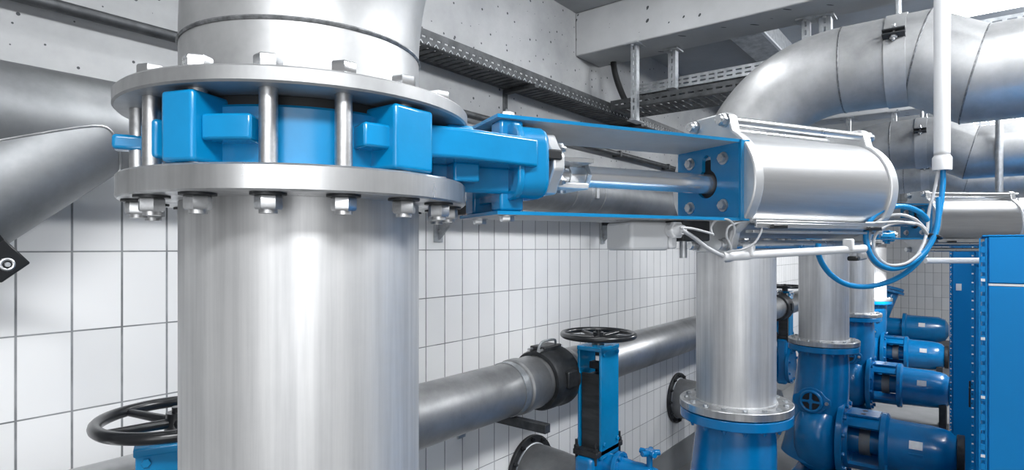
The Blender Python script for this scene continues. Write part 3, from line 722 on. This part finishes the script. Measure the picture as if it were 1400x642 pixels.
m = MB(); perf(m, (xa, 2.205, 0), (xb, 2.205, 0), (0, 0, 1), .07, .004); m.build('side_rail', M['tray'], t)
m = MB(); x = xa
while x < xb: m.box((x, 2.01, -.003), (x + .034, 2.205, .001)); x += .05
m.box((xa, 2.012, -.004), (xb, 2.03, .0)); m.box((xa, 2.185, -.004), (xb, 2.205, .0)); m.build('tray_floor', M['tray'], t)
m = MB(); x = xa
while x < xb: m.tube([(x, 2.004, -.001), (x + .012, 2.004, .012), (x + .025, 2.004, -.001)], .0025, 5); x += .05
m.build('edge_lacing', M['galv'], t)
for k in range(4):
    yy = 2.05 + .035 * k
    tag(MB().tube(smooth([(xa + q * 1.3, yy + .012 * math.sin(q * 2.1 + k), TB + .012) for q in range(7)], 6), .009, 8).build('cable', M['rubber']), ['black cable nearest the front rail of the wall tray', 'second black cable from the rail in the wall tray', 'third black cable from the rail in the wall tray', 'black cable against the wall in the wall tray'][k], 'cable', 'cables in the wall tray')
for u, lb in ((690, 'angle bracket under the wall tray right of the front elbow'), (840, 'angle bracket under the wall tray near the slotted hanger')):
    x = wallx(u); b = thing('tray_bracket', lb, 'bracket', (x, WY, TB - .004), 0, 'brackets under the wall tray')
    MB().box((-.02, -.24, -.022), (.02, 0, 0)).build('arm', M['tray'], b, bevel=.002); MB().box((-.02, -.008, -.15), (.02, 0, -.02)).build('wall_plate', M['tray'], b, bevel=.002)
    MB().hexn((0, -.008, -.12), (0, -1, 0), .01, .008).build('anchor_bolt', M['zinc'], b)
# branch tray leaving the wall below the beam, with a lighter one above it
def cross_tray(label, x0, x1, y0, y1, z, h, rows, mat, slot):
    t = thing('cable_tray', label, 'cable tray', (0, 0, z))
    for x in (x0, x1):
        m = MB(); perf(m, (x, y0, 0), (x, y1, 0), (0, 0, 1), h, .004, .06, slot, rows); m.build('side_rail', M[mat], t)
    m = MB(); y = min(y0, y1)
    while y < max(y0, y1): m.box((x0, y, -.003), (x1, y + .034, .001)); y += .05
    m.box((x0, min(y0, y1), -.004), (x0 + .02, max(y0, y1), 0)); m.box((x1 - .02, min(y0, y1), -.004), (x1, max(y0, y1), 0))
    m.build('tray_floor', M['tray'], t); return t
cross_tray('lower dark cable tray leaving the wall towards the big elbow', 3.66, 3.98, 2.0, -2.6, CZ + .962, .065, 1, 'tray', .04)
cross_tray('upper slotted grey cable tray above the lower cross tray', 3.98, 4.30, 1.98, -2.6, CZ + 1.13, .075, 2, 'galv', .04)
cross_tray('distant slotted tray seen below the big elbow', 6.75, 7.05, 2.0, -2.6, CZ + 1.07, .075, 2, 'galv', .04)
for k in range(3):
    tag(MB().tube(smooth([(4.05 + .07 * k + .02 * math.sin(q + k), 1.9 - q * .75, CZ + 1.146) for q in range(7)], 6), .011, 8).build('cable', M['rubber']), ['black cable near the front rail of the upper cross tray', 'middle black cable in the upper cross tray', 'black cable near the rear rail of the upper cross tray'][k], 'cable', 'cables in the cross tray')
def hanger(label, x, y, zb, w=.04, zt=ZB, foot=True):
    t = thing('slotted_hanger', label, 'hanger', (x, y, zb), 0, 'channel hangers under the beams'); H = zt - zb
    m = MB(); perf(m, (-w / 2, -w / 2, 0), (-w / 2, -w / 2, H), (0, 1, 0), w, .003, .05, .03, 1)
    m.box((-w / 2, -w / 2 - .0015, 0), (w / 2, -w / 2 + .0015, H)); m.box((-w / 2, w / 2 - .0015, 0), (w / 2, w / 2 + .0015, H)); m.build('channel', M['galv'], t)
    MB().box((-.06, -.05, H - .012), (.06, .05, H)).build('head_plate', M['galv'], t, bevel=.002)
    MB().hexn((-.045, 0, H - .012), (0, 0, -1), .011, .009).build('head_bolt', M['zinc'], t)
    if foot: MB().box((-.06, -.03, -.006), (.08, .03, .0)).build('foot_plate', M['galv'], t, bevel=.002)
hanger('slim slotted hanger dropping from the beam in front of the trays', 3.585, 1.775, CZ + .845)
hanger('broad pale hanger holding the upper cross tray', 3.85, 1.62, CZ + 1.09, .05)
hanger('slotted hanger above the big elbow, left of the pair', 3.83, .78, CZ + 1.09, .04)
hanger('short wide hanger above the big elbow, right of the pair', 3.85, .68, CZ + 1.09, .06)
for x, y, lb in ((6.98, 1.02, 'distant tray hanger seen left below the big elbow'), (6.98, .62, 'distant tray hanger seen right below the big elbow')):
    hanger(lb, x, y, CZ + 1.05)
# black cable drop in the corner of beam and wall
pts = [P(838, 80, 4.30), P(841, 100, 4.28), P(848, 122, 4.25), P(858, 142, 4.2), P(872, 152, 4.15)]
tag(MB().tube(smooth(pts, 8), .022, 10).build('cable_bundle', M['rubber']), 'thick black cable bundle dropping from the beam corner onto the trays', 'cable')
# long shallow channel on the ceiling of the next bay
t = thing('ceiling_channel', 'long grey channel fixed along the ceiling beyond the beam', 'channel', (3.9, 1.16, ZC))
MB().box((0, 0, -.16), (3.04, .22, 0)).build('body', M['galv'], t, bevel=.004)
MB().box((0, -.02, -.17), (3.04, .0, -.155)).build('lip', M['white'], t)

# ------------------------------------------------------------------ lamps
def lamp(label, x, y0, y1, z, hz):
    t = thing('ceiling_lamp', label, 'lamp', (x, 0, z), 0, 'linear lamps under the beams')
    MB().prism([(-.07, .0), (.07, .0), (.05, .06), (-.05, .06)], (0, y1, .02), (1, 0, 0), (0, 0, 1), y1 - y0).build('housing', M['white'], t, bevel=.004)
    MB().box((-.06, y0 + .02, -.02), (.06, y1 - .02, .02)).build('diffuser', M['lamp'], t, bevel=.01, seg=3)
    for yy in (y0 + .2, y1 - .2): MB().cyl((0, yy, .07), (0, yy, hz - z), .006, seg=8).build('suspension', M['galv'], t)
lamp('white linear lamp at the top right corner', 3.72, -1.4, .12, CZ + 1.19, ZB)
lamp('glowing linear lamp between the elbow pipes at right', 7.12, -1.4, .10, CZ + 1.17, ZB)

# ------------------------------------------------------------------ hoses, conduits and small electrics around the actuator
t = thing('vertical_conduit', 'white vertical conduit hanging in front of the elbow pipes', 'conduit', P(1288, 233, 1.65))
MB().cyl((0, 0, .02), (0, 0, ZC - t.location.z), .0195, seg=28).build('tube', M['white'], t)
MB().lathe([(.016, 0), (.0235, .001), (.0235, .036), (.0195, .042), (.0195, .05), (.016, .05)], seg=28).build('socket', M['white'], t)
def pipe_px(name, pts, r, mat, label, cat, group=None, n=8, seg=12):
    return tag(MB().tube(smooth([P(*p) for p in pts], n), r, seg).build(name, M[mat]), label, cat, group)
pipe_px('air_hose', [(1289, 228, 1.65), (1289, 250, 1.65), (1286, 280, 1.64), (1279, 312, 1.63), (1266, 343, 1.62), (1248, 365, 1.61), (1222, 382, 1.6), (1190, 391, 1.59), (1160, 389, 1.57), (1138, 377, 1.55), (1124, 360, 1.53), (1118, 343, 1.51), (1119, 333, 1.51)], .0070, 'hose',
        'blue air hose hanging in a wide sag from the white conduit', 'hose')
pipe_px('air_hose', [(1283, 270, 1.635), (1283, 292, 1.625), (1279, 318, 1.61), (1266, 342, 1.60), (1246, 359, 1.59), (1222, 367, 1.58), (1200, 360, 1.57), (1187, 341, 1.57), (1184, 318, 1.575), (1192, 298, 1.58), (1212, 285, 1.59), (1236, 282, 1.60), (1258, 290, 1.61), (1268, 301, 1.62)], .0070, 'hose',
        'coiled blue air hose looped beside the actuator end', 'hose')
pipe_px('signal_cable', [(1284, 228, 1.652), (1278, 258, 1.65), (1270, 290, 1.645), (1268, 312, 1.63), (1262, 334, 1.61), (1248, 356, 1.595), (1224, 371, 1.585), (1200, 364, 1.58), (1187, 346, 1.585), (1189, 318, 1.59), (1204, 300, 1.59), (1226, 293, 1.60), (1250, 299, 1.60), (1268, 316, 1.61)], .0042, 'cable',
        'pale grey cable coiled inside the blue hose loop, its outer turn', 'cable', None)
pipe_px('signal_cable', [(1268, 320, 1.60), (1258, 308, 1.59), (1240, 304, 1.585), (1216, 307, 1.58), (1199, 318, 1.575), (1194, 334, 1.575), (1199, 350, 1.575), (1216, 362, 1.575), (1240, 359, 1.58), (1258, 345, 1.59)], .0040, 'cable',
        'pale grey cable coiled inside the blue hose loop, its inner turn', 'cable', None)
pipe_px('signal_cable', [(1183, 305, 1.57), (1205, 304, 1.575), (1228, 303, 1.58), (1250, 306, 1.585)], .0035, 'cable', 'straight pale cable crossing the hose coil', 'cable')
tag(MB().torus(P(1277, 323, 1.62), P(1270, 340, 1.62) - P(1280, 312, 1.62), .017, .004, 20, 6).build('cable_tie', M['black']), 'black cable tie binding the blue hose bundle', 'cable tie')

# white conduit under the cylinder
t = thing('cable_conduit', 'white cable conduit slung under the big actuator', 'conduit', (0, 0, 0))
MB().tube([P(992, 350, 1.40), P(1182, 339.5, 1.50)], .0098, 20).build('tube', M['white'], t)
MB().tube([P(988, 350.2, 1.398), P(1023, 348.3, 1.418)], .0118, 20).build('sleeve', M['white'], t)
for u, v, d in ((1024, 346, 1.42), (1160, 338, 1.49)):
    c = P(u, v, d); MB().box((c.x - .014, c.y - .012, c.z - .008), (c.x + .014, c.y + .012, c.z + .022)).build('conduit_clip', M['white'], t, bevel=.004)
c = P(1167, 352, 1.50); MB().box((c.x - .02, c.y - .012, c.z - .008), (c.x + .026, c.y + .012, c.z + .004)).build('rubber_boot', M['rubber'], t, bevel=.004)
tag(MB().tube([P(1265, 356, 3.0), P(1341, 356, 3.0)], .015, 16).build('cable_conduit', M['white']), 'white conduit under the second actuator, left of the blue cabinet', 'conduit')

# junction box under the lower bracket plate, in the frame of the actuator
jb = thing('junction_box', 'pale junction box under the lower blue bracket plate', 'junction box', (PX[0][0], PX[0][1], VZ), A1)
MB().box((.69, -.045, -.172), (.80, .055, -.106)).build('box', M['whitebox'], jb, bevel=.008, seg=3)
MB().box((.80, -.047, -.168), (.822, .057, -.106)).build('lid', M['white'], jb, bevel=.006, seg=3)
MB().box((.66, -.03, -.106), (.80, .04, -.101)).build('mounting_strip', M['galv'], jb)
g = MB(); g.cyl((.80, -.047, -.125), (.80, -.065, -.125), .016, seg=20); g.hexn((.80, -.062, -.125), (0, -1, 0), .021, .012); g.cyl((.80, -.074, -.125), (.80, -.092, -.125), .016, .010, seg=20); g.build('cable_gland', M['white'], jb)
MB().box((.83, -.055, -.150), (.915, .055, -.101)).build('bracket', M['tray'], jb, bevel=.004)
MB().cyl((.845, -.04, -.19), (.845, -.04, -.148), .009, seg=12).build('bracket_stud', M['galv'], jb)
pipe_px('signal_cable', [(930, 311, 1.30), (945, 312, 1.31), (962, 316, 1.33), (975, 320, 1.35)], .0028, 'cable', 'thin pale cable leaving the junction box gland', 'cable')
pipe_px('signal_cable', [(932, 314, 1.30), (948, 324, 1.33), (966, 338, 1.36), (985, 348, 1.39), (992, 350, 1.40)], .0050, 'cable', 'thick grey cable from the gland into the white conduit', 'cable')
pipe_px('signal_cable', [(975, 322, 1.36), (972, 312, 1.36), (978, 302, 1.36), (990, 299, 1.36), (1001, 304, 1.37), (1004, 316, 1.38), (1000, 330, 1.39), (999, 342, 1.40)], .0026, 'cable', 'thin pale cable loop below the bracket corner, left loop', 'cable')
pipe_px('signal_cable', [(1026, 302, 1.40), (1010, 304, 1.38), (996, 310, 1.37), (993, 322, 1.375), (998, 334, 1.39), (1000, 342, 1.40)], .0026, 'cable', 'thin pale cable from the sensor rail to the conduit mouth', 'cable')
pipe_px('signal_cable', [(1043, 306, 1.40), (1039, 320, 1.395), (1030, 333, 1.39), (1014, 341, 1.385), (1000, 343, 1.39), (990, 346, 1.395)], .0026, 'cable', 'thin pale cable sagging from the sensor under the cylinder', 'cable')

# ------------------------------------------------------------------ blue cabinets
def cabinet(label, x0, x1, y0, y1, H, line=True):
    t = thing('electrical_cabinet', label, 'cabinet', ((x0 + x1) / 2, (y0 + y1) / 2, 0), 0, 'blue electrical cabinets'); a, b = (x1 - x0) / 2, (y1 - y0) / 2
    MB().box((-a + .012, -b, 0), (a, b - .012, H - .005)).build('carcass', M['bluecab'], t, bevel=.004)
    MB().box((-a, -b + .004, .1), (-a + .012, b - .016, H - .165)).build('end_panel', M['bluecab'], t, bevel=.003)
    MB().box((-a, -b + .004, H - .155), (-a + .012, b - .016, H - .006)).build('top_fascia', M['bluecab'], t, bevel=.003)
    if line: MB().box((-a + .001, -b + .004, H - .1635), (-a + .012, b - .016, H - .1565)).build('joint_glint', M['white'], t)  # white strip paints the highlight along the header edge
    MB().box((-a, -b, H - .005), (a, b, H)).build('lid', M['bluecab'], t, bevel=.002)
    MB().box((-a + .01, -b + .01, 0), (a, b - .014, .1)).build('plinth', M['iron'], t)
    m = MB(); z = .12
    yy = b
    m.box((-a - .004, yy - .012, .1), (-a, yy - .008, H - .01)); m.box((-a - .004, yy + .004, .1), (-a, yy + .008, H - .01))
    while z < H - .03: m.box((-a - .004, yy - .009, z), (-a, yy + .005, z + .019)); z += .032
    m.build('perforated_edge', M['bluecab'], t)
    z = .5 if not line else 1.25
    while z < H - .03: MB().box((-a - .0052, yy - .0075, z), (-a - .0035, yy + .0035, z + .009)).build('edge_clip', M['white'], t); z += .06 if not line else .19
    nd = 2; 
    for k in range(nd):
        xa_, xb_ = -a + .02 + k * (2 * a - .02) / nd, -a + .02 + (k + 1) * (2 * a - .02) / nd - .006
        d = MB().box((xa_, b - .012, .12), (xb_, b, H - .02)).build('door', M['bluecab'], t, bevel=.003)
        MB().box((xb_ - .05, b, 1.0), (xb_ - .03, b + .02, 1.14)).build('handle', M['black'], d, bevel=.004)
    return t
cabinet('large blue electrical cabinet filling the lower right corner', 2.44, 3.0, -1.2, -.024, CZ + .040)
cabinet('narrow looking blue cabinet just left of the large one', 5.0, 5.5, -1.2, .003, CZ + .035, False)
cabinet('farthest blue cabinet, with a small pale latch on its edge', 6.5, 7.3, -1.2, .155, CZ + .03, False)
t = bpy.data.objects['electrical_cabinet.002']
MB().box((-.406, .60, 1.74), (-.4, .64, 1.80)).build('latch', M['white'], t, bevel=.002)

# thin upright pipes at the right
for u, d, r, lb in ((1366, 4.35, .024, 'grey upright post crossing the middle elbow pipe at right'), (1335, 6.9, .022, 'thin white upright pipe below the elbow pipes, leftmost of the far row'),
                    (1377, 8.0, .03, 'far white upright pipe, second of the far row'), (1387, 8.0, .03, 'far white upright pipe, third of the far row'), (1397, 8.0, .04, 'far white upright pipe at the picture edge')):
    p = P(u, 338, d)
    tag(MB().cyl((p.x, p.y, 0), (p.x, p.y, ZC), r, seg=18).build('upright_pipe', M['galv'] if d < 5 else M['white']), lb, 'pipe', 'thin upright pipes at right')

# ------------------------------------------------------------------ light
w = bpy.data.worlds.new('world'); S.world = w; w.use_nodes = True
bg = w.node_tree.nodes['Background']; bg.inputs[0].default_value = (.965, .98, 1, 1); bg.inputs[1].default_value = .26
def area(name, loc, tgt, sx, sy, e, col=(.97, .985, 1)):
    l = bpy.data.lights.new(name, 'AREA'); l.shape = 'RECTANGLE'; l.size = sx; l.size_y = sy; l.energy = e; l.color = col
    o = bpy.data.objects.new(name, l); COL.objects.link(o); o.location = loc
    o.rotation_euler = (Vector(tgt) - Vector(loc)).to_track_quat('-Z', 'Y').to_euler(); return o
area('aisle_lamp_near', (-.6, -1.0, ZC - .05), (.7, 1.2, 2.0), 1.8, .5, 150)
area('aisle_lamp_middle', (2.2, -.9, ZC - .05), (2.6, .8, 1.8), 1.5, .4, 120)
area('aisle_lamp_far', (5.6, -1.0, ZC - .05), (5.8, .6, 1.2), 1.5, .4, 135)
area('aisle_lamp_end', (9.5, -1.0, ZC - .05), (9.6, .6, 1.0), 1.5, .4, 280)
area('wall_bay_lamp', (.75, 1.52, ZC - .08), (.75, 1.9, 1.8), 1.7, .05, 8)
area('bay_lamp', (2.3, 1.3, ZC - .04), (2.3, 1.8, 1.0), 1.6, .15, 14)
area('fill_behind', (-2.4, -1.9, 2.1), (.6, .95, 1.9), 3.0, 2.4, 55)  # added soft fill behind the camera, brightens the front pipe
sp = bpy.data.lights.new('glare_spot', 'SPOT'); sp.energy = 6000; sp.spot_size = R(9); sp.spot_blend = .8; sp.shadow_soft_size = .05  # added spot, makes the glare on the farthest pump pipe
so = bpy.data.objects.new('glare_spot', sp); COL.objects.link(so); so.location = (9.3, -.6, 3.3)
so.rotation_euler = (Vector((11.1, 1.25, 1.36)) - so.location).to_track_quat('-Z', 'Y').to_euler()

S.view_settings.view_transform = 'Standard'; S.view_settings.look = 'None'; S.view_settings.gamma = 1
S.view_settings.use_curve_mapping = False; S.view_settings.exposure = 0.0
S.cycles.use_denoising = True
